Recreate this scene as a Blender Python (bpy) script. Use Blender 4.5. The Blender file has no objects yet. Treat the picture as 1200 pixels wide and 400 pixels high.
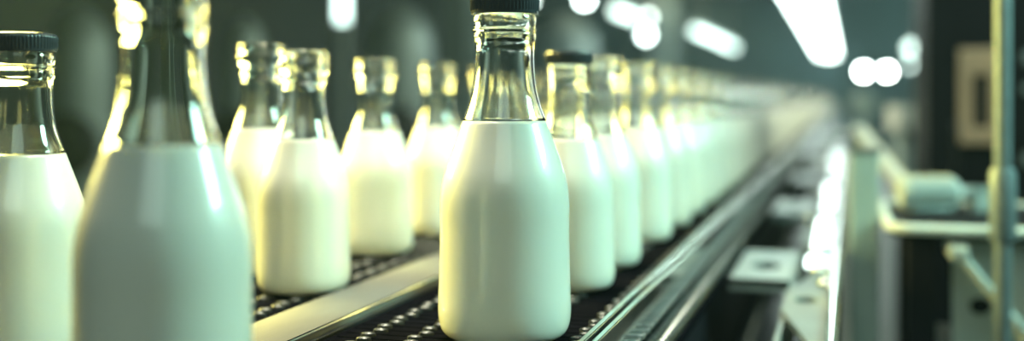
import bpy, bmesh, math, random
from mathutils import Vector, Matrix
random.seed(7)
S = bpy.context.scene
COL = S.collection
PI = math.pi

# ------------------------------------------------------------------ frame
F_PX = 1300.0                 # focal length in pixels of a 1200 wide frame
PSI = math.atan(390.0 / F_PX) # camera looks this far left of the conveyor axis (+Y)
U = 0.000523                  # metres per pixel at scale 1
D = F_PX * U                  # depth at scale 1
BELT = 0.90                   # height of the belt surface
CAMZ = BELT + 320 * U
R_ = Vector((math.cos(PSI), math.sin(PSI), 0))
F_ = Vector((-math.sin(PSI), math.cos(PSI), 0))


def at(px, py, s):
    """world point seen at pixel px,py at depth D/s"""
    zc = D / s
    p = F_ * zc + R_ * ((px - 600) / F_PX * zc)
    p.z = CAMZ - (py - 115) / F_PX * zc
    return p


def on(px, s, z):
    p = at(px, 115, s)
    p.z = z
    return p


def KX(k):
    return math.cos(PSI) * k * U


# -------------------------------------------------------------- materials
MATS = {}


def mat(name, col, rough=0.5, metal=0.0, noise=0.0, nscale=20.0, stretch=(1, 1, 1), bump=0.0, emit=None, estr=0.0, **kw):
    m = bpy.data.materials.new(name)
    m.use_nodes = True
    nt = m.node_tree
    b = nt.nodes['Principled BSDF']
    b.inputs['Base Color'].default_value = (*col, 1)
    b.inputs['Roughness'].default_value = rough
    b.inputs['Metallic'].default_value = metal
    for k, v in kw.items():
        b.inputs[k.replace('_', ' ')].default_value = v
    if emit:
        b.inputs['Emission Color'].default_value = (*emit, 1)
        b.inputs['Emission Strength'].default_value = estr
    if noise > 0:
        tc = nt.nodes.new('ShaderNodeTexCoord')
        mp = nt.nodes.new('ShaderNodeMapping')
        mp.inputs['Scale'].default_value = stretch
        nz = nt.nodes.new('ShaderNodeTexNoise')
        nz.inputs['Scale'].default_value = nscale
        nz.inputs['Detail'].default_value = 5
        nt.links.new(tc.outputs['Object'], mp.inputs['Vector'])
        nt.links.new(mp.outputs[0], nz.inputs['Vector'])
        rp = nt.nodes.new('ShaderNodeValToRGB')
        rp.color_ramp.elements[0].position = 0.3
        rp.color_ramp.elements[1].position = 0.7
        rp.color_ramp.elements[0].color = (*[c * (1 - noise) for c in col], 1)
        rp.color_ramp.elements[1].color = (*[min(1, c * (1 + noise)) for c in col], 1)
        nt.links.new(nz.outputs['Fac'], rp.inputs['Fac'])
        nt.links.new(rp.outputs[0], b.inputs['Base Color'])
        mr = nt.nodes.new('ShaderNodeMapRange')
        mr.inputs['To Min'].default_value = max(0.02, rough * (1 - noise))
        mr.inputs['To Max'].default_value = min(1, rough * (1 + noise))
        nt.links.new(nz.outputs['Fac'], mr.inputs['Value'])
        nt.links.new(mr.outputs[0], b.inputs['Roughness'])
        if bump:
            bp = nt.nodes.new('ShaderNodeBump')
            bp.inputs['Strength'].default_value = bump
            bp.inputs['Distance'].default_value = 0.002
            nt.links.new(nz.outputs['Fac'], bp.inputs['Height'])
            nt.links.new(bp.outputs[0], b.inputs['Normal'])
    MATS[name] = m
    return m


mat('milk', (0.86, 0.87, 0.80), 0.35, Subsurface_Weight=0.35, Subsurface_Scale=0.006, Subsurface_Radius=(1.0, 1.0, 0.85), Coat_Weight=0.75, Coat_Roughness=0.03, Coat_IOR=1.5)
mat('glass', (0.97, 1.0, 0.985), 0.0, IOR=1.48, Transmission_Weight=1.0)
mat('cap_plastic', (0.045, 0.055, 0.065), 0.16)
mat('belt_plastic', (0.004, 0.004, 0.006), 0.5, noise=0.3, nscale=60, Specular_IOR_Level=0.0)
mat('brushed_steel', (0.13, 0.135, 0.125), 0.5, 0.12, noise=0.12, nscale=30, stretch=(60, 1, 60), Specular_IOR_Level=0.12)
mat('chrome', (0.80, 0.83, 0.82), 0.10, 1.0, noise=0.1, nscale=40)
mat('satin_steel', (0.40, 0.44, 0.43), 0.38, 1.0, noise=0.15, nscale=25)
mat('cross_steel', (0.32, 0.38, 0.36), 0.45, 0.3, noise=0.15, nscale=25)
mat('beam_steel', (0.20, 0.23, 0.22), 0.5, 0.2, noise=0.25, nscale=25)
mat('chain_steel', (0.24, 0.27, 0.27), 0.32, 1.0, noise=0.2, nscale=25)
mat('lamp_mid', (0.9, 0.9, 0.9), 0.4, emit=(0.78, 1.0, 0.96), estr=28)
mat('dark_steel', (0.03, 0.034, 0.04), 0.40, 0.5, noise=0.3, nscale=15)
mat('black_paint', (0.012, 0.012, 0.016), 0.5, noise=0.2, nscale=10, Specular_IOR_Level=0.08)
mat('grey_paint', (0.27, 0.36, 0.355), 0.45, noise=0.12, nscale=12)
mat('post_paint', (0.42, 0.54, 0.53), 0.5, noise=0.1, nscale=12)
mat('white_paint', (0.72, 0.78, 0.76), 0.4, noise=0.08, nscale=12)
mat('pale_paint', (0.55, 0.60, 0.57), 0.45, noise=0.1, nscale=12)
mat('tan_paint', (0.62, 0.45, 0.28), 0.5, noise=0.15, nscale=9)
mat('smoked_pane', (0.06, 0.05, 0.04), 0.15)
mat('tank_steel', (0.32, 0.42, 0.43), 0.5, 0.4, noise=0.12, nscale=6)
mat('floor_paint', (0.07, 0.085, 0.085), 0.30, noise=0.25, nscale=2)
mat('wall_paint', (0.045, 0.064, 0.074), 0.7, noise=0.35, nscale=0.6)
mat('ceiling_paint', (0.05, 0.062, 0.062), 0.8, noise=0.2, nscale=0.7)
mat('lamp_white', (0.9, 0.9, 0.9), 0.4, emit=(0.80, 1.0, 0.94), estr=14)
mat('lamp_warm', (0.9, 0.9, 0.9), 0.4, emit=(1.0, 0.86, 0.52), estr=30)
mat('lamp_hot', (0.9, 0.9, 0.9), 0.4, emit=(0.85, 1.0, 0.96), estr=70)
mat('lamp_soft', (0.9, 0.9, 0.9), 0.4, emit=(0.72, 1.0, 0.92), estr=5)

# ------------------------------------------------------------------ meshes


def link(name, bm, material, parent=None, smooth=False, loc=None):
    bmesh.ops.recalc_face_normals(bm, faces=bm.faces[:])
    me = bpy.data.meshes.new(name)
    bm.to_mesh(me)
    bm.free()
    if smooth:
        for p in me.polygons:
            p.use_smooth = True
        if smooth != 'all':
            me.set_sharp_from_angle(angle=math.radians(35))
    me.materials.append(MATS[material])
    o = bpy.data.objects.new(name, me)
    COL.objects.link(o)
    if parent is not None:
        o.parent = parent
    if loc is not None:
        o.location = loc
    return o


def tag(o, label, cat, group=None):
    o['label'] = label
    o['category'] = cat
    if group:
        o['group'] = group
    return o


def thing(name, label, cat, loc=(0, 0, 0), rz=0, group=None):
    o = bpy.data.objects.new(name, None)
    o.empty_display_size = 0.05
    COL.objects.link(o)
    o.location = loc
    o.rotation_euler = (0, 0, rz)
    return tag(o, label, cat, group)


def struct(name, bm, m):
    o = link(name, bm, m)
    o['kind'] = 'structure'
    return o


def box(bm, x0, x1, y0, y1, z0, z1, bev=0.0, M=None):
    r = bmesh.ops.create_cube(bm, size=1)
    vs = r['verts']
    for v in vs:
        v.co = Vector(((x0 + x1) / 2 + v.co.x * (x1 - x0), (y0 + y1) / 2 + v.co.y * (y1 - y0), (z0 + z1) / 2 + v.co.z * (z1 - z0)))
    if M is not None:
        for v in vs:
            v.co = M @ v.co
    if bev > 0:
        es = list({e for v in vs for e in v.link_edges})
        bmesh.ops.bevel(bm, geom=es, offset=bev, segments=2, affect='EDGES', profile=0.5)
    return bm


def BX(*a, **k):
    return box(bmesh.new(), *a, **k)


def tube(bm, pts, r, seg=16, caps=True):
    pts = [Vector(p) for p in pts]
    rings = []
    n = len(pts)
    up = None
    for i, p in enumerate(pts):
        t = (pts[min(i + 1, n - 1)] - pts[max(i - 1, 0)]).normalized()
        if up is None:
            up = Vector((0, 0, 1)) if abs(t.z) < 0.9 else Vector((1, 0, 0))
        a = t.cross(up).normalized()
        b = a.cross(t).normalized()
        up = b
        rr = r[i] if isinstance(r, (list, tuple)) else r
        rings.append([bm.verts.new(p + (a * math.cos(q) + b * math.sin(q)) * rr) for q in (2 * PI * j / seg for j in range(seg))])
    for A, B in zip(rings, rings[1:]):
        for j in range(seg):
            bm.faces.new((A[j], A[(j + 1) % seg], B[(j + 1) % seg], B[j]))
    if caps:
        bm.faces.new(rings[0][::-1])
        bm.faces.new(rings[-1])
    return bm


def TB(*a, **k):
    return tube(bmesh.new(), *a, **k)


def lathe(prof, seg=64, closed=False, M=None, bm=None):
    bm = bm or bmesh.new()
    rings = []
    for r, h in prof:
        if r < 1e-7:
            rings.append([bm.verts.new((0, 0, h))])
        else:
            rings.append([bm.verts.new((r * math.cos(2 * PI * j / seg), r * math.sin(2 * PI * j / seg), h)) for j in range(seg)])
    prs = list(zip(rings, rings[1:]))
    if closed:
        prs.append((rings[-1], rings[0]))
    for A, B in prs:
        for j in range(seg):
            k = (j + 1) % seg
            if len(A) == 1 and len(B) == 1:
                continue
            if len(A) == 1:
                bm.faces.new((A[0], B[j], B[k]))
            elif len(B) == 1:
                bm.faces.new((A[j], A[k], B[0]))
            else:
                bm.faces.new((A[j], A[k], B[k], B[j]))
    if M is not None:
        for ring in rings:
            for v in ring:
                v.co = M @ v.co
    return bm


def plate_with_slots(bm, x0, x1, y0, y1, z0, z1, slots, seg=24):
    """flat plate with elliptical through holes; slots = [(cx, cy, rx, ry)], sorted along y, one after another"""
    slots = sorted(slots, key=lambda q: q[1])
    cuts = [y0] + [(a[1] + b[1]) / 2 for a, b in zip(slots, slots[1:])] + [y1]
    for (cx, cy, rx, ry), a, b in zip(slots, cuts, cuts[1:]):
        inn, out = [], []
        for j in range(seg):
            q = 2 * PI * (j + 0.5) / seg
            c, s_ = math.cos(q), math.sin(q)
            inn.append((cx + rx * c, cy + ry * s_))
            tx = ((x1 - cx) if c > 0 else (cx - x0)) / max(abs(c), 1e-6)
            ty = ((b - cy) if s_ > 0 else (cy - a)) / max(abs(s_), 1e-6)
            t = min(tx, ty)
            out.append([cx + t * c, cy + t * s_])
        for (ex, ey) in ((x0, a), (x1, a), (x0, b), (x1, b)):
            i = min(range(seg), key=lambda j: (out[j][0] - ex) ** 2 + ((out[j][1] - ey)) ** 2)
            out[i] = [ex, ey]
        V = {}
        for nm, ring in (('i', inn), ('o', out)):
            for zz in (z0, z1):
                V[nm, zz] = [bm.verts.new((p[0], p[1], zz)) for p in ring]
        for j in range(seg):
            k = (j + 1) % seg
            bm.faces.new((V['i', z1][j], V['o', z1][j], V['o', z1][k], V['i', z1][k]))
            bm.faces.new((V['i', z0][k], V['o', z0][k], V['o', z0][j], V['i', z0][j]))
            bm.faces.new((V['i', z0][j], V['i', z1][j], V['i', z1][k], V['i', z0][k]))
            bm.faces.new((V['o', z0][k], V['o', z1][k], V['o', z1][j], V['o', z0][j]))
    return bm


# ================================================================= bottles
def catmull(pts, n=4):
    out = []
    P = [pts[0]] + list(pts) + [pts[-1]]
    for i in range(1, len(P) - 2):
        p0, p1, p2, p3 = [Vector((a[0], a[1])) for a in P[i - 1:i + 3]]
        for k in range(n):
            t = k / n
            v = 0.5 * ((2 * p1) + (p2 - p0) * t + (2 * p0 - 5 * p1 + 4 * p2 - p3) * t * t + (3 * p1 - p0 - 3 * p2 + p3) * t ** 3)
            out.append((v.x, v.y))
    out.append(tuple(pts[-1]))
    return out


BODY = catmull([(60, 0), (66, 1.6), (72, 6.5), (76, 15), (77.8, 28), (77.6, 45), (76.6, 75), (75.9, 105), (75.6, 130), (75.9, 150)], 3)
SHOULDER = catmull([(75.9, 150), (74.8, 169), (71, 189), (64.6, 209), (57, 230), (49, 252), (42.6, 270), (37.6, 289), (35.2, 312), (34.6, 332)], 5)
MILK_IN = catmull([(75.7, 150), (74.0, 169), (69.5, 189), (62.6, 209), (54.6, 230), (46.2, 252)], 5)
NECK_IN = catmull([(46.4, 252), (39.6, 270), (34.6, 289), (32.0, 312), (31.2, 332)], 5)
FIN_CAP = [(34.6, 341), (36.2, 344.5), (36.6, 349), (36.2, 353), (35.2, 355), (37.6, 356), (38.2, 357.2), (37.6, 358.6), (35.6, 359.6), (36.4, 362), (36.8, 367), (36.6, 372), (35.2, 375.4), (34.4, 378), (34.4, 396), (33.6, 397.4), (31.8, 397.4)]
FIN_OPEN = [(34.6, 341), (36.6, 344.5), (38.2, 349), (38.4, 353), (37.4, 356), (38.4, 358.5), (41.0, 362), (42.2, 367), (42.4, 374), (41.6, 379), (39.8, 381.5), (40.6, 384), (41.8, 388), (41.8, 394), (40.4, 398), (38.0, 399.4), (34.6, 398.8), (33.0, 396)]
IN_CAP = [(31.2, 390), (31.2, 345)]
IN_OPEN = [(32.4, 388), (32.0, 370), (31.2, 345)]


def sc(prof, q=1.0):
    return [(r * U, h * U * q) for r, h in prof]


def glass_bm(fin, fin_in, seg):
    outer = [(46.9, 249.5), (48.4, 250.8), (48.97, 252.0)] + [q for q in SHOULDER if q[1] > 252.5] + fin
    inner = fin_in + NECK_IN[::-1]
    return lathe(sc(outer + inner), seg, closed=True)


def milk_bm(seg):
    top = [(48.0, 251.7), (46.6, 251.2), (44.8, 250.4), (40, 250.0), (20, 249.8), (0, 249.8)]
    prof = [(0, 2.5), (50, 2.5), (56, 0.6)] + BODY[:-1] + [q for q in SHOULDER if q[1] < 251] + [(48.9, 251.95)] + top
    return lathe(sc(prof), seg)


def cap_bm():
    seg = 180
    bm = bmesh.new()
    prof = [(35.3, 376.2), (38.2, 376.2), (39.2, 377.2), (39.4, 379)]
    rid = [(39.6, 381), (39.6, 394)]
    top = [(39.2, 396.5), (37.8, 398.6), (35, 399.6), (20, 399.9), (0, 399.9)]
    inn = [(0, 398.2), (35.3, 398.2)]
    full = prof + rid + top + inn
    rings = []
    for r, h in full:
        if r == 0:
            rings.append([bm.verts.new((0, 0, h * U))])
            continue
        ridge = (r, h) in rid
        rings.append([bm.verts.new(((r + (0.9 if ridge and j % 3 == 0 else (-0.35 if ridge else 0))) * U * math.cos(2 * PI * j / seg),
                                    (r + (0.9 if ridge and j % 3 == 0 else (-0.35 if ridge else 0))) * U * math.sin(2 * PI * j / seg), h * U)) for j in range(seg)])
    prs = list(zip(rings, rings[1:])) + [(rings[-1], rings[0])]
    for A, B in prs:
        for j in range(seg):
            k = (j + 1) % seg
            if len(A) == 1 and len(B) == 1:
                continue
            if len(A) == 1:
                bm.faces.new((A[0], B[j], B[k]))
            elif len(B) == 1:
                bm.faces.new((A[j], A[k], B[0]))
            else:
                bm.faces.new((A[j], A[k], B[k], B[j]))
    return bm


def make_bottle(capped, seg):
    t = thing('milk_bottle', '', 'bottle')
    link('glass_neck', glass_bm(FIN_CAP if capped else FIN_OPEN, IN_CAP if capped else IN_OPEN, seg), 'glass', t, 'all')
    link('milk', milk_bm(seg), 'milk', t, 'all')
    if capped:
        link('cap', cap_bm(), 'cap_plastic', t, True)
    return t


def copy_tree(o):
    c = o.copy()
    COL.objects.link(c)
    for ch in list(o.children):
        d = ch.copy()
        COL.objects.link(d)
        d.parent = c
    return c


CAPPED = make_bottle(True, 96)
OPEN = make_bottle(False, 72)
FAR = make_bottle(False, 32)
used = set()


def put_bottle(proto, px, s, label, sx=1.0, sz=1.0, group=None):
    o = proto if proto.name not in used else copy_tree(proto)
    used.add(o.name)
    used.add(proto.name)
    p = on(px, s, BELT)
    o.location = p
    o.scale = (sx, sx, sz)
    o.rotation_euler = (0, 0, random.uniform(0, 6.28))
    o['label'] = label
    o['category'] = 'bottle'
    if group:
        o['group'] = group
    return o


G1 = 'open milk bottles along the outer belt'
G2 = 'open milk bottles along the inner belt'
put_bottle(CAPPED, 591.3, 0.869, 'sharp capped glass milk bottle alone in the middle of the outer belt', 1.15, 1.15, G1.replace('open', 'capped'))
put_bottle(CAPPED, 192, 1.28, 'largest milk bottle, blurred and capped, beside the steel divider strip', 1.04, 1.106)
put_bottle(CAPPED, 27, 0.953, 'dark capped milk bottle cut by the left edge of the photo')
put_bottle(CAPPED, 667, 0.69, 'dark capped milk bottle directly behind the sharp bottle', 1.0, 1.0)
for o in list(COL.objects):
    if o.get('group') and 'capped milk' in o['group']:
        del o['group']
put_bottle(OPEN, 356, 0.70, 'open milk bottle on the inner belt, right behind the largest bottle', 1.0, 1.0, G2)
put_bottle(OPEN, 307, 0.63, 'yellowish open milk bottle half hidden behind its neighbour on the inner belt', 1.05, 1.05, G2)
put_bottle(OPEN, 440, 0.565, 'open milk bottle on the inner belt, second from the sharp bottle', 1.0, 1.0, G2)
put_bottle(OPEN, 513, 0.495, 'open milk bottle on the inner belt, just beside the sharp bottle', 1.0, 1.0, G2)
ordn = ['second', 'third', 'fourth', 'fifth', 'sixth', 'seventh', 'eighth']
dep = [1.647, 1.94, 2.17]
while dep[-1] < 28:
    dep.append(dep[-1] + 0.235)
for i, d in enumerate(dep):
    s = 1 / d
    k = -466 + random.uniform(-5, 5)
    near = i < 7
    lab = ordn[i] + ' milk bottle behind the sharp bottle along the outer belt' if near else 'blurred milk bottle in the far end of the long row on the outer belt'
    put_bottle(OPEN if i < 10 else FAR, 990 + k * s, s, lab, 1, 1, G1)
d = 2.02
i = 0
while d < 14:
    d += 0.262
    s = 1 / d
    put_bottle(OPEN if i < 8 else FAR, 990 + (-966 + random.uniform(-6, 6)) * s, s, 'blurred milk bottle of the inner belt seen through the outer row of necks', 1, 1, G2)
    i += 1

# ================================================================ conveyor
Y0, Y1 = -0.35, 21.0


def belt(name, xa, xb, cols, label):
    t = thing(name, label, 'conveyor belt', ((xa + xb) / 2, Y0, BELT - 0.03), 0, 'conveyor belts under the bottles')
    cx = (xa + xb) / 2
    hw = (xb - xa) / 2
    link('belt_deck', BX(-hw, hw, 0, Y1 - Y0, 0.006, 0.027), 'belt_plastic', t)
    bm = bmesh.new()
    n = int((5.2 - Y0) / 0.015)
    for j in range(n):
        y = j * 0.015
        for c in cols:
            w = 0.0056
            # raised lens-shaped rib of a link
            M = Matrix.Translation((c - cx + (0.0015 if j % 2 else -0.0015), y, 0.0268))
            seg = 8
            rings = []
            for (q, h) in ((1.0, 0.0), (0.92, 0.0022), (0.55, 0.0031)):
                rings.append([bm.verts.new(M @ Vector((w * q * math.cos(2 * PI * a / seg), 0.0028 * q * math.sin(2 * PI * a / seg) + 0.25 * w * q * math.cos(2 * PI * a / seg), h))) for a in range(seg)])
            for A, B in zip(rings, rings[1:]):
                for a in range(seg):
                    bm.faces.new((A[a], A[(a + 1) % seg], B[(a + 1) % seg], B[a]))
            bm.faces.new(rings[-1])
            bm.faces.new(rings[0][::-1])
    link('link_ribs', bm, 'dark_link', t, True)
    bm = bmesh.new()
    for j in range(int((3.2 - Y0) / 0.015)):
        box(bm, -hw + 0.004, hw - 0.004, j * 0.015 + 0.0062, j * 0.015 + 0.0098, 0.0262, 0.0276)
    link('slats', bm, 'belt_plastic', t)
    return t


mat('dark_link', (0.04, 0.045, 0.045), 0.32, 0.2)
fb0, fb1 = KX(-700), KX(-330)
bb0, bb1 = KX(-1195), KX(-822)
belt('conveyor_belt', fb0, fb1, [KX(-648), KX(-577), KX(-506), KX(-435), KX(-356)], 'black link belt carrying the sharp bottle beside the chrome rail')
belt('conveyor_belt', bb0, bb1, [KX(-1150), KX(-1080), KX(-1010), KX(-940), KX(-880)], 'black link belt carrying the rear bottles behind the steel divider')

# steel divider between the belts
# conveyor frame on the near side
t = thing('conveyor', 'long dark conveyor side frame with chrome rails and a chain along it', 'conveyor', (KX(-300), Y0, 0))
L = Y1 - Y0
xr = KX(-313) - KX(-300)
link('guide_rail', BX(xr - 0.0065, xr - 0.0020, 0, L, BELT - 0.012, BELT + 0.0125, 0.0008), 'chrome', t)
link('guide_rail', BX(xr + 0.0004, xr + 0.0050, 0, L, BELT - 0.012, BELT + 0.0110, 0.0008), 'chrome', t)
link('side_plate', BX(xr - 0.0040, xr + 0.0028, 0, L, BELT - 0.20, BELT + 0.004), 'black_paint', t)
xs = xr + 0.0028
link('rack_base', BX(xs, xs + 0.006, 0, L, BELT - 0.021, BELT - 0.0155), 'belt_plastic', t)
bm = bmesh.new()
for j in range(int(4.5 / 0.020)):
    box(bm, xs, xs + 0.009, j * 0.020, j * 0.020 + 0.012, BELT - 0.0156, BELT - 0.0115, 0.001)
link('rack_teeth', bm, 'satin_steel', t)
link('chain_ledge', BX(xs, xs + 0.024, 0, L, BELT - 0.040, BELT - 0.032, 0.001), 'belt_plastic', t)
bm = bmesh.new()
for row in (0.0055, 0.0165):
    for j in range(int(4.6 / 0.016)):
        M = Matrix.Translation((xs + row, j * 0.016 + (0.008 if row > 0.01 else 0), BELT - 0.0275))
        lathe([(0, -0.005), (0.0048, -0.0045), (0.0058, 0), (0.0052, 0.0034), (0.003, 0.0052), (0, 0.0056)], 12, M=M, bm=bm)
    box(bm, xs + row - 0.0045, xs + row + 0.0045, 4.6, L, BELT - 0.032, BELT - 0.0240)
link('chain', bm, 'chain_steel', t, True)
link('lower_flange', BX(xs, xs + 0.012, 0, L, BELT - 0.20, BELT - 0.19), 'dark_steel', t)
h = (KX(-710) - KX(-815)) / 2
dx = KX(-762) - KX(-300)
zd = BELT - 0.03
o = link('divider_strip', BX(dx - h, dx + h, 0, L, zd, zd + 0.0356, 0.0012), 'brushed_steel', t, True)
o['label'] = 'broad brushed steel strip dividing the two black belts'
link('edge_bead', TB([(h + dx + 0.0003, 0, zd + 0.0345), (h + dx + 0.0003, L, zd + 0.0345)], 0.0014, 8), 'chrome', o, True)
link('ledge', BX(dx + h, dx + h + 0.004, 0, L, zd + 0.022, zd + 0.0296, 0.0006), 'dark_steel', o)
link('inner_plate', BX(KX(-1215) - KX(-300), KX(-1197) - KX(-300), 0, L, BELT - 0.20, BELT + 0.012), 'dark_steel', t)
link('bed', BX(KX(-1200) - KX(-300), xr - 0.004, 0, L, BELT - 0.07, BELT - 0.0242), 'black_paint', t)
for j in range(8):
    y = 0.5 + j * 2.8
    for x in (xr - 0.05, KX(-1200) - KX(-300) + 0.005):
        bm = BX(x, x + 0.045, y, y + 0.045, 0.012, BELT - 0.06, 0.003)
        box(bm, x - 0.02, x + 0.065, y - 0.02, y + 0.065, 0, 0.014, 0.002)
        link('leg', bm, 'satin_steel', t)

# machine frame running beside the conveyor: slotted beam, cross plates, guide tube
ZB = BELT - 0.040
t = thing('machine_bed', 'slotted pale steel frame running beside the dark conveyor side', 'machine frame', (KX(-62), 0, 0))
ox = KX(-62)
bx0, bx1 = KX(-120) - ox, KX(-30) - ox


def yd(d, k):
    return d * D / math.cos(PSI) + math.sin(PSI) * k * U


bm = bmesh.new()
slots = []
d = 0.90
ds = []
while d < 14:
    ds.append(d)
    d += 0.77
plate_with_slots(bm, bx0, bx1, -0.3, 12, ZB - 0.006, ZB, [((bx0 + bx1) / 2, yd(q, -70), 0.0125, 0.020) for q in ds])
box(bm, bx0, bx0 + 0.005, -0.3, 12, ZB - 0.075, ZB - 0.005)
box(bm, bx1 - 0.005, bx1, -0.3, 12, ZB - 0.075, ZB - 0.005)
link('beam', bm, 'beam_steel', t)
tx = KX(-20) - ox
for d0, d1, k0, k1 in ((1.97, 2.10, -92, -29), (2.16, 2.75, -84, -29), (2.95, 3.25, -78, -29), (3.42, 3.8, -84, -29), (4.1, 4.7, -72, -29), (5.0, 6.4, -84, -29), (6.8, 9.0, -84, -29), (9.5, 14, -84, -29)):
    link('glint_plate', BX(KX(k0) - ox, KX(k1) - ox, yd(d0, -50), yd(d1, -50), ZB, ZB + 0.003, 0.0008), 'chrome', t)  # added mirror pieces, gaps and widths shaped to break up the reflected lamps
link('guide_tube', TB([(tx, -0.3, ZB + 0.001), (tx, 12, ZB + 0.001)], 0.0075, 20), 'chrome', t, True)
xl = KX(-300) + xs + 0.027 - ox
for i in range(9):
    d0 = 1.86 + 1.08 * i
    ya, yb = yd(d0, -190), yd(d0 + 0.34, -190)
    bm = bmesh.new()
    plate_with_slots(bm, xl, bx0, ya, yb, ZB - 0.007, ZB + 0.0005, [((xl * 0.5 + bx0 * 0.5), (ya + yb) / 2 - 0.01, 0.017, 0.035)])
    box(bm, xl, bx0, ya, ya + 0.004, ZB - 0.013, ZB + 0.0005)
    link('cross_plate', bm, 'cross_steel', t)
for k, d in ((-38, 1.80), (-38, 2.35), (-38, 2.62), (-38, 2.95), (-38, 3.3), (-105, 3.55), (-38, 3.7), (-38, 4.3), (-105, 4.9), (-60, 1.95), (-60, 2.2), (-105, 2.75)):
    y = yd(d, k)
    bm = lathe([(0.0105, 0), (0.0105, 0.003), (0.0095, 0.0055), (0.006, 0.0085), (0, 0.0095)], 20, M=Matrix.Translation((KX(k) - ox, y, ZB)))
    link('bolt_head', bm, 'chrome', t, True)
# dark trough floor between frame and conveyor
link('drip_tray', BX(xl - 0.001, bx0 + 0.002, -0.3, 12, BELT - 0.19, BELT - 0.18), 'dark_steel', t)
for j in range(5):
    y = 0.9 + j * 2.6
    bm = BX(bx0, bx0 + 0.045, y, y + 0.045, 0.01, ZB - 0.07, 0.003)
    box(bm, bx0 - 0.02, bx0 + 0.065, y - 0.02, y + 0.065, 0, 0.012, 0.002)
    link('leg', bm, 'satin_steel', t)

# ============================================================ right machine
# grey square post beside the beam
p = on(1013, 0.45, 0)
t = thing('machine_post', 'grey square steel post standing right of the slotted frame', 'post', p, 0)
ht = at(1011, 180, 0.45).z
hw = 0.0190
link('column', BX(-hw, hw, -hw, hw, 0.01, ht, 0.003), 'post_paint', t)
link('top_cap', BX(-hw - 0.002, hw + 0.002, -hw - 0.002, hw + 0.002, ht, ht + 0.008, 0.002), 'satin_steel', t)
link('foot_plate', BX(-hw, hw, -0.05, 0.05, 0, 0.012, 0.002), 'satin_steel', t)

# work table with bright rounded rim
sT = 0.50
a = on(1043, sT, 0)
zt = at(1100, 266, sT).z
t = thing('machine_table', 'dark machine table with bright rounded rim right of the grey post', 'table', a, 0)
W, DP = 0.42, 0.34


def rounded(w, d, r, n=8):
    pts = []
    for cx, cy, a0 in ((r, r, PI), (w - r, r, 1.5 * PI), (w - r, d - r, 0), (r, d - r, 0.5 * PI)):
        for q in range(n + 1):
            an = a0 + q / n * PI / 2
            pts.append((cx + r * math.cos(an), cy + r * math.sin(an)))
    return pts


bm = bmesh.new()
ring = rounded(W, DP, 0.03)
lo = [bm.verts.new((x, y, zt - 0.012)) for x, y in ring]
hi = [bm.verts.new((x, y, zt)) for x, y in ring]
bm.faces.new(hi)
bm.faces.new(lo[::-1])
for j in range(len(ring)):
    k = (j + 1) % len(ring)
    bm.faces.new((lo[j], lo[k], hi[k], hi[j]))
link('table_top', bm, 'black_paint', t)
rr = [(x, y, zt - 0.002) for x, y in ring]
link('rim', TB(rr + [rr[0], rr[1]], 0.0062, 12), 'white_paint', t, True)
# parts below the top
for x, y in ((0.022, 0.03), (W - 0.06, 0.03), (0.022, DP - 0.06), (W - 0.06, DP - 0.06)):
    bm = BX(x, x + 0.034, y, y + 0.034, 0.01, zt - 0.011, 0.003)
    box(bm, x - 0.012, x + 0.046, y - 0.012, y + 0.046, 0, 0.012)
    link('leg', bm, 'black_paint', t)
bm = bmesh.new()
# front side panel, a vertical plate with a round hole
plate_with_slots(bm, 0.075, W - 0.06, 0, 0.155, -0.004, 0.0, [(0.105, 0.062, 0.012, 0.010), ] if False else [(0.108, 0.075, 0.013, 0.011)])
for v in bm.verts:
    v.co = Vector((v.co.x, 0.05 + v.co.z, zt - 0.175 + v.co.y))
link('side_panel', bm, 'pale_paint', t)
link('panel_backing', BX(0.075, W - 0.06, 0.052, 0.056, zt - 0.175, zt - 0.02), 'black_paint', t)
link('shelf', BX(0.056, W - 0.06, 0.035, DP - 0.03, zt - 0.19, zt - 0.175, 0.002), 'satin_steel', t)


def on_y(px, py, Y):
    zc = Y / (math.cos(PSI) + math.sin(PSI) * (px - 600) / F_PX)
    return at(px, py, D / zc)


ta = Vector((a.x, a.y, 0))
r0, r1 = on_y(1124, 297, a.y - 0.012) - ta, on_y(1212, 403, a.y - 0.012) - ta
link('brace_rod', TB([r0, r0.lerp(r1, 0.5), r1], 0.0056, 14), 'pale_paint', t, True)
for q_ in (r0, r1):
    link('rod_bracket', BX(q_.x - 0.011, q_.x + 0.011, -0.018, 0.056, q_.z - 0.008, q_.z + 0.008, 0.003), 'pale_paint', t)

# gear motor on the table
mp_ = on(1092, 0.44, zt)
t = thing('gear_motor', 'pale finned motor lying on the machine table behind its rim', 'motor', mp_, PSI)
M = Matrix.Translation((0, 0, 0.026)) @ Matrix.Rotation(PI / 2, 4, 'Y')
bm = lathe([(0, -0.045), (0.020, -0.045), (0.022, -0.042), (0.022, 0.030), (0.016, 0.036), (0.008, 0.038), (0.008, 0.055), (0, 0.055)], 24, M=M)
for j in range(8):
    lathe([(0.020, -0.036 + j * 0.008), (0.0245, -0.036 + j * 0.008), (0.0245, -0.033 + j * 0.008), (0.020, -0.033 + j * 0.008)], 24, closed=True, M=M, bm=bm)
link('housing', bm, 'pale_paint', t, True)
link('foot', BX(-0.035, 0.025, -0.02, 0.02, 0, 0.008, 0.002), 'satin_steel', t)
# small pale box at the pipe
p = on(1152, 0.44, zt)
t = thing('junction_box', 'small pale junction box on the machine table beside the standing pipe', 'box', p, PSI)
link('housing', BX(-0.018, 0.018, -0.015, 0.015, 0, 0.030, 0.003), 'pale_paint', t)
link('lid', BX(-0.019, 0.019, -0.016, 0.016, 0.030, 0.034, 0.001), 'satin_steel', t)

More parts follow.
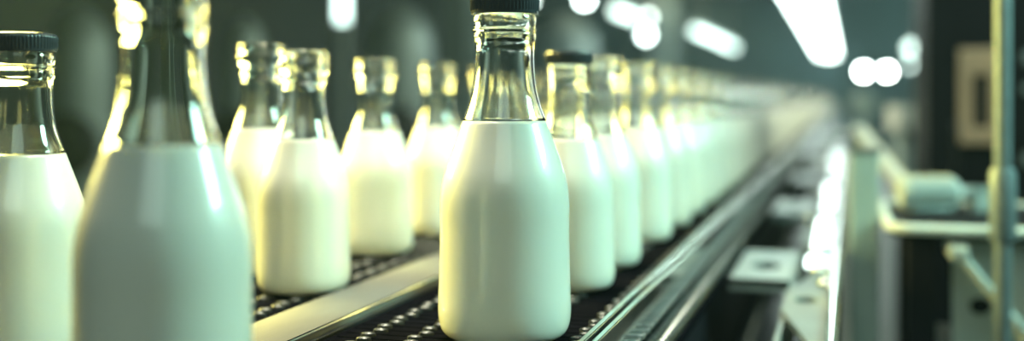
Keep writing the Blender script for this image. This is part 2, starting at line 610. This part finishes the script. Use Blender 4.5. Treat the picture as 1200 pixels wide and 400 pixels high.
# standing pipe clamped at the table front, up to the ceiling
CEIL = 4.2
p = on(1175, 0.54, 0)
zb = at(1175, 296, 0.54).z
t = thing('standing_pipe', 'tall pale metal pipe rising past the machine table to the ceiling', 'pipe', (p.x, p.y, 0), PSI)
mat('pipe_metal', (0.20, 0.25, 0.27), 0.42, 0.35, noise=0.12, nscale=60)
link('pipe', TB([(0, 0, 0), (0, 0, CEIL)], 0.0094, 24), 'pipe_metal', t, True)
zz = at(1175, 235, 0.54).z
link('collar', lathe([(0.0094, zz - 0.045), (0.0135, zz - 0.045), (0.0145, zz - 0.040), (0.0145, zz + 0.030), (0.0125, zz + 0.036), (0.0094, zz + 0.036)], 24), 'pipe_metal', t, True)
link('flange', lathe([(0.0094, 0), (0.035, 0), (0.035, 0.006), (0.0094, 0.010)], 24), 'satin_steel', t, True)

# slanted guide bar on its own leg
pa, pb = at(1006, 152, 0.30), at(1078, 240, 0.37)
t = thing('slanted_guide_bar', 'pale bar slanting down toward the machine table on a thin leg', 'rail', (pa.x, pa.y, 0))
q = pb - pa
M = Matrix.Translation(pa - Vector((pa.x, pa.y, 0))) @ q.to_track_quat('Y', 'Z').to_matrix().to_4x4()
link('bar', BX(-0.010, 0.010, 0, q.length, -0.006, 0.006, 0.003, M=M), 'white_paint', t)
link('leg', BX(-0.012, 0.012, -0.012, 0.012, 0.008, pa.z - 0.004, 0.002), 'grey_paint', t)
link('foot_plate', BX(-0.05, 0.05, -0.05, 0.05, 0, 0.01), 'satin_steel', t)
qe = Vector((q.x, q.y, 0)) * 0.98
link('leg', BX(qe.x - 0.009, qe.x + 0.009, qe.y - 0.009, qe.y + 0.009, 0.0, pb.z - 0.004, 0.002), 'grey_paint', t)

# dark control cabinet with tan framed window
sC = 0.27
p = on(1086, sC, 0)
t = thing('control_cabinet', 'tall black cabinet with a tan framed window behind the standing pipe', 'cabinet', p, 0)
CW, CD, CH = 0.62, 0.5, 1.95
link('body', BX(0, CW, 0, CD, 0.08, CH, 0.008), 'black_paint', t)
link('plinth', BX(0.02, CW - 0.02, 0.02, CD - 0.02, 0, 0.085), 'dark_steel', t)
w0 = (1121 - 1086) / sC * U
w1 = (1168 - 1086) / sC * U
z0, z1 = at(1100, 168, sC).z, at(1100, 58, sC).z
bm = bmesh.new()
fr = 0.026
box(bm, w0, w0 + fr, -0.014, 0.002, z0, z1, 0.003)
box(bm, w1 - fr, w1, -0.014, 0.002, z0, z1, 0.003)
box(bm, w0, w1, -0.013, 0.002, z0, z0 + fr * 1.4, 0.003)
box(bm, w0, w1, -0.013, 0.002, z1 - fr * 2.2, z1, 0.003)
link('window_frame', bm, 'tan_paint', t)
link('pane', BX(w0 + 0.01, w1 - 0.01, -0.005, 0.0, z0 + 0.01, z1 - 0.01), 'smoked_pane', t)
hz = at(1100, 200, sC).z
link('handle', TB([(0.06, 0, hz), (0.06, -0.03, hz), (0.06, -0.034, hz + 0.004), (0.06, -0.034, hz + 0.1), (0.06, -0.03, hz + 0.104), (0.06, 0, hz + 0.104)], 0.006, 10), 'dark_steel', t, True)
for (ya, yb) in ((62, 76), (178, 192), (100, 110)):
    box_z0, box_z1 = at(1100, yb, sC).z, at(1100, ya, sC).z
    link('vent_panel', BX((1190 - 1086) / sC * U, CW - 0.05, -0.006, 0.001, box_z0, box_z1, 0.002), 'grey_paint', t)

# valve block on a pedestal further back
p = on(1062, 0.20, 0)
t = thing('valve_station', 'pale square valve box on a pedestal far behind the slanted bar', 'machine', p, PSI)
zc_ = at(1062, 138, 0.20).z
link('box', BX(-0.045, 0.045, -0.05, 0.05, zc_ - 0.04, zc_ + 0.035, 0.006), 'pale_paint', t)
link('pedestal', BX(-0.025, 0.025, -0.03, 0.03, 0.012, zc_ - 0.04, 0.003), 'grey_paint', t)
link('base_plate', BX(-0.08, 0.08, -0.08, 0.08, 0, 0.013), 'satin_steel', t)
p = on(1012, 0.17, 0)
t = thing('gauge_stand', 'round grey dial on a thin stand far behind the grey post', 'gauge', p, PSI)
zc_ = at(1012, 122, 0.17).z
link('dial', lathe([(0, -0.015), (0.040, -0.015), (0.043, -0.01), (0.043, 0.012), (0.038, 0.015), (0.036, 0.012), (0, 0.012)], 28, M=Matrix.Translation((0, 0, zc_)) @ Matrix.Rotation(PI / 2, 4, 'X')), 'grey_paint', t, True)
link('stem', TB([(0, 0, 0), (0, 0, zc_ - 0.04)], 0.010, 12), 'grey_paint', t, True)
link('base_plate', BX(-0.07, 0.07, -0.07, 0.07, 0, 0.012), 'satin_steel', t)

# ================================================================ the hall
XL, XR, YF, YB = -5.2, 4.2, 34.0, -2.5
struct('floor', BX(XL, XR, YB, YF, -0.1, 0), 'floor_paint')
struct('ceiling', BX(XL, XR, YB, YF, CEIL, CEIL + 0.1), 'ceiling_paint')
struct('wall_left', BX(XL - 0.1, XL, YB, YF, 0, CEIL), 'wall_paint')
struct('wall_right', BX(XR, XR + 0.1, YB, YF, 0, CEIL), 'wall_paint')
struct('wall_far', BX(XL, XR, YF, YF + 0.1, 0, CEIL), 'wall_paint')
struct('wall_rear', BX(XL, XR, YB - 0.1, YB, 0, CEIL), 'wall_paint')

# left background: tanks, pillars, pipes
def tank(px, zc, r, h, label):
    p = on(px, D / zc, 0)
    t = thing('storage_tank', label, 'tank', p, PSI, 'steel tanks along the left side of the hall')
    link('shell', lathe([(0, 0.42), (0.25 * r, 0.44), (0.8 * r, 0.52), (r, 0.62), (r, h), (0.93 * r, h + 0.1), (0.7 * r, h + 0.2), (0.2 * r, h + 0.27), (0, h + 0.28)], 48), 'tank_steel', t, True)
    link('hoop', lathe([(r - 0.002, h * 0.55), (r + 0.02, h * 0.55), (r + 0.02, h * 0.55 + 0.06), (r - 0.002, h * 0.55 + 0.06)], 48, closed=True), 'satin_steel', t, True)
    for j in range(3):
        a = 2 * PI * j / 3 + 0.5
        link('leg', TB([(0.75 * r * math.cos(a), 0.75 * r * math.sin(a), 0), (0.75 * r * math.cos(a), 0.75 * r * math.sin(a), 0.54)], 0.04, 12), 'satin_steel', t, True)
    link('hatch', lathe([(0, 0), (0.16, 0), (0.16, 0.05), (0.12, 0.08), (0, 0.09)], 24, M=Matrix.Translation((0, -r - 0.005, h * 0.35 + 0.4)) @ Matrix.Rotation(PI / 2, 4, 'X')), 'dark_steel', t, True)


tank(468, 6.6, 0.20, 1.35, 'slim steel tank in the dark behind the rear bottle beside the sharp one')
tank(95, 5.6, 0.16, 1.25, 'slim steel tank in the dark between the two leftmost bottles')
tank(285, 6.2, 0.13, 1.25, 'slimmest steel tank in the dark behind the half hidden bottle')
tank(660, 9.5, 0.30, 1.5, 'broad far steel tank rising behind the capped bottle of the outer row')


def pillar(px, zc, w, label, m='grey_paint'):
    p = on(px, D / zc, 0)
    t = thing('steel_pillar', label, 'pillar', p, 0, 'pillars along the left side of the hall')
    bm = BX(-w, w, -w, -w * 0.8, 0.02, CEIL, 0)
    box(bm, -w, w, w * 0.8, w, 0.02, CEIL)
    box(bm, -w * 0.1, w * 0.1, -w, w, 0.02, CEIL)
    link('shaft', bm, m, t)
    link('base_plate', BX(-w * 1.6, w * 1.6, -w * 1.6, w * 1.6, 0, 0.03), 'dark_steel', t)


pillar(540, 7.6, 0.10, 'grey steel pillar in the gloom left of the sharp bottle neck')
pillar(780, 12.0, 0.14, 'pale far steel pillar standing above the outer row of bottles')
pillar(205, 8.2, 0.10, 'dim steel pillar behind the largest bottle')

# ================================================================= lamps
def fixture(p, w, l, m, label, group, drop):
    t = thing('ceiling_lamp', label, 'lamp', p, 0, group)
    link('diffuser', BX(-w / 2, w / 2, -l / 2, l / 2, 0, 0.03, 0.006), m, t)
    link('housing', BX(-w / 2 - 0.02, w / 2 + 0.02, -l / 2 - 0.02, l / 2 + 0.02, 0.026, 0.08), 'pale_paint', t)
    for y in (-l * 0.35, l * 0.35):
        link('rod', TB([(0, y, 0.08), (0, y, drop)], 0.006, 8), 'satin_steel', t, True)
    return t


ZL = CAMZ + 1.0
LX = KX(-766)
g = 'hanging panel lamps over the conveyor'
y = 6.8
while y < 28:
    fixture((LX, y, ZL), 0.40, 0.95, 'lamp_white', 'white panel lamp in the bright line hanging over the far conveyor', g, CEIL - ZL)
    y += 1.55


def tube_lamp(pxa, pya, sa, sb, label, m='lamp_soft', r=0.04):
    a = at(pxa, pya, sa)
    k = (pxa - 990) / sa
    y1_ = (D / sb) / math.cos(PSI) + math.sin(PSI) * k * U
    ln = y1_ - a.y
    t = thing('tube_lamp', label, 'lamp', (a.x, a.y, a.z), 0, 'hanging tube lamps left of the conveyor')
    link('tube', TB([(0, 0, 0), (0, ln, 0)], r, 12), m, t, True)
    link('reflector', BX(-r * 1.6, r * 1.6, 0, ln, r * 0.9, r * 0.9 + 0.03), 'pale_paint', t)
    for y in (ln * 0.15, ln * 0.85):
        link('rod', TB([(0, y, r), (0, y, CEIL - a.z)], 0.006, 8), 'satin_steel', t, True)


tube_lamp(815, 36, 0.05, 0.037, 'long white tube lamp hanging above the row, nearest the bright lamp line')
tube_lamp(722, 13, 0.062, 0.057, 'short white tube lamp hanging between the pair of round lamps and tank')


def globe(px, py, s, r, m, label, group='round hanging lamps'):
    p = at(px, py, s)
    t = thing('globe_lamp', label, 'lamp', p, 0, group)
    link('bulb', lathe([(0, -r)] + [(r * math.sin(a), -r * math.cos(a)) for a in [PI * j / 14 for j in range(1, 14)]] + [(0, r)], 24), m, t, True)
    link('fitting', lathe([(0, r * 0.9), (r * 0.5, r * 0.9), (r * 0.4, r * 1.5), (0, r * 1.6)], 16), 'pale_paint', t, True)
    link('cord', TB([(0, 0, r * 1.5), (0, 0, CEIL - p.z)], 0.006, 8), 'dark_steel', t, True)


globe(685, -1, 0.055, 0.055, 'lamp_mid', 'round white lamp at the top edge above the capped second bottle')
globe(762, 20, 0.050, 0.05, 'lamp_white', 'upper round lamp of the close pair beside the short tube lamp')
globe(757, 41, 0.047, 0.05, 'lamp_mid', 'lower round lamp of the close pair beside the short tube lamp')
globe(620, 1, 0.06, 0.04, 'lamp_white', 'small round lamp just right of the sharp bottle cap')
globe(1012, 84, 0.032, 0.06, 'lamp_hot', 'round glaring lamp, left one of the twin far lamps')
globe(1039, 84, 0.032, 0.06, 'lamp_hot', 'round glaring lamp, right one of the twin far lamps')
globe(1069, 57, 0.06, 0.06, 'lamp_soft', 'soft round lamp above and right of the twin lamps')
globe(1066, 76, 0.055, 0.035, 'lamp_soft', 'dim small lamp just under the soft round lamp')

# vertical wall tube at left
p = at(401, 26, 0.085)
t = thing('upright_tube_lamp', 'upright white tube lamp in the dark above the rear bottles', 'lamp', (p.x, p.y, 0), 0)
link('tube', TB([(0, 0, p.z), (0, 0, p.z + 0.9)], 0.04, 14), 'lamp_soft', t, True)
link('stand', TB([(0, 0, 0), (0, 0, p.z)], 0.05, 14), 'grey_paint', t, True)
link('base_plate', BX(-0.2, 0.2, -0.2, 0.2, 0, 0.02), 'dark_steel', t)


def area(name, loc, target, size, power, col, sy=None, spread=180):
    l = bpy.data.lights.new(name, 'AREA')
    l.energy = power
    l.color = col
    l.size = size
    l.spread = math.radians(spread)
    if sy:
        l.shape = 'RECTANGLE'
        l.size_y = sy
    o = bpy.data.objects.new(name, l)
    COL.objects.link(o)
    o.location = loc
    o.rotation_euler = (Vector(target) - Vector(loc)).to_track_quat('-Z', 'Y').to_euler()
    return o


area('warm_lamp', (-1.7, 1.45, 1.6), (-0.45, 0.95, 1.0), 0.9, 42, (1.0, 0.87, 0.22), 0.7, 100)
area('warm_lamp', (-2.3, 11.5, 2.3), (-0.3, 11.5, 1.0), 17.0, 200, (1.0, 0.93, 0.62), 0.6, 80)
area('overhead_lamp', (-0.62, 1.05, 2.7), (-0.55, 0.95, 1.0), 0.5, 8, (1.0, 0.96, 0.72), 0.7, 50)
area('cool_lamp', (1.0, 1.25, 1.75), (-0.25, 0.95, 1.0), 0.4, 13, (0.48, 1.0, 0.84), 0.35, 120)
area('front_fill', (0.3, -1.3, 2.5), (0.0, 1.2, 0.8), 1.4, 9, (0.70, 1.0, 0.88), 1.4, 140)  # unseen fill added behind the camera to lift the surfaces facing it
area('machine_fill', (0.1, 1.9, 2.8), (0.2, 2.9, 0.9), 0.8, 9, (0.76, 1.0, 0.90), 0.8, 110)  # unseen light added to bring the machines at right out of the dark
area('far_row_fill', (1.5, 10.0, 2.9), (-0.25, 10.0, 1.0), 15.6, 165, (0.90, 1.0, 0.72), 0.5, 100)  # unseen long light added to brighten the far bottle row
area('far_hall_fill', (1.5, 20.0, 2.6), (0.5, 26.0, 4.0), 1.5, 220, (0.55, 1.0, 0.95), 1.5)  # unseen light added to lift the dark far end of the hall

w = bpy.data.worlds.new('World')
S.world = w
w.use_nodes = True
w.node_tree.nodes['Background'].inputs[0].default_value = (0.30, 0.42, 0.42, 1)
w.node_tree.nodes['Background'].inputs[1].default_value = 0.05
vs = w.node_tree.nodes.new('ShaderNodeVolumeScatter')
vs.inputs['Density'].default_value = 0.005
vs.inputs['Color'].default_value = (0.5, 0.88, 1.0, 1)
vs.inputs['Anisotropy'].default_value = 0.3
w.node_tree.links.new(vs.outputs[0], w.node_tree.nodes['World Output'].inputs['Volume'])

# ================================================================= camera
cam = bpy.data.cameras.new('camera')
co = bpy.data.objects.new('camera', cam)
COL.objects.link(co)
co.location = (0, 0, CAMZ)
co.rotation_euler = (PI / 2, 0, PSI)
cam.sensor_width = 36
cam.lens = 36 * F_PX / 1200
cam.shift_y = -85 / 1200
cam.clip_start = 0.02
cam.clip_end = 100
cam.dof.use_dof = True
cam.dof.focus_distance = D / 0.869 - 0.035
cam.dof.aperture_fstop = 2.1
S.camera = co

S.view_settings.view_transform = 'Standard'
S.view_settings.look = 'None'
S.view_settings.gamma = 1
S.view_settings.exposure = 0.05
S.view_settings.use_curve_mapping = False
cy = S.cycles
cy.use_denoising = True
cy.max_bounces = 24
cy.transmission_bounces = 24
cy.glossy_bounces = 8
cy.diffuse_bounces = 4
cy.transparent_max_bounces = 16
cy.caustics_refractive = True
cy.caustics_reflective = True
cy.blur_glossy = 0.5
cy.sample_clamp_indirect = 40
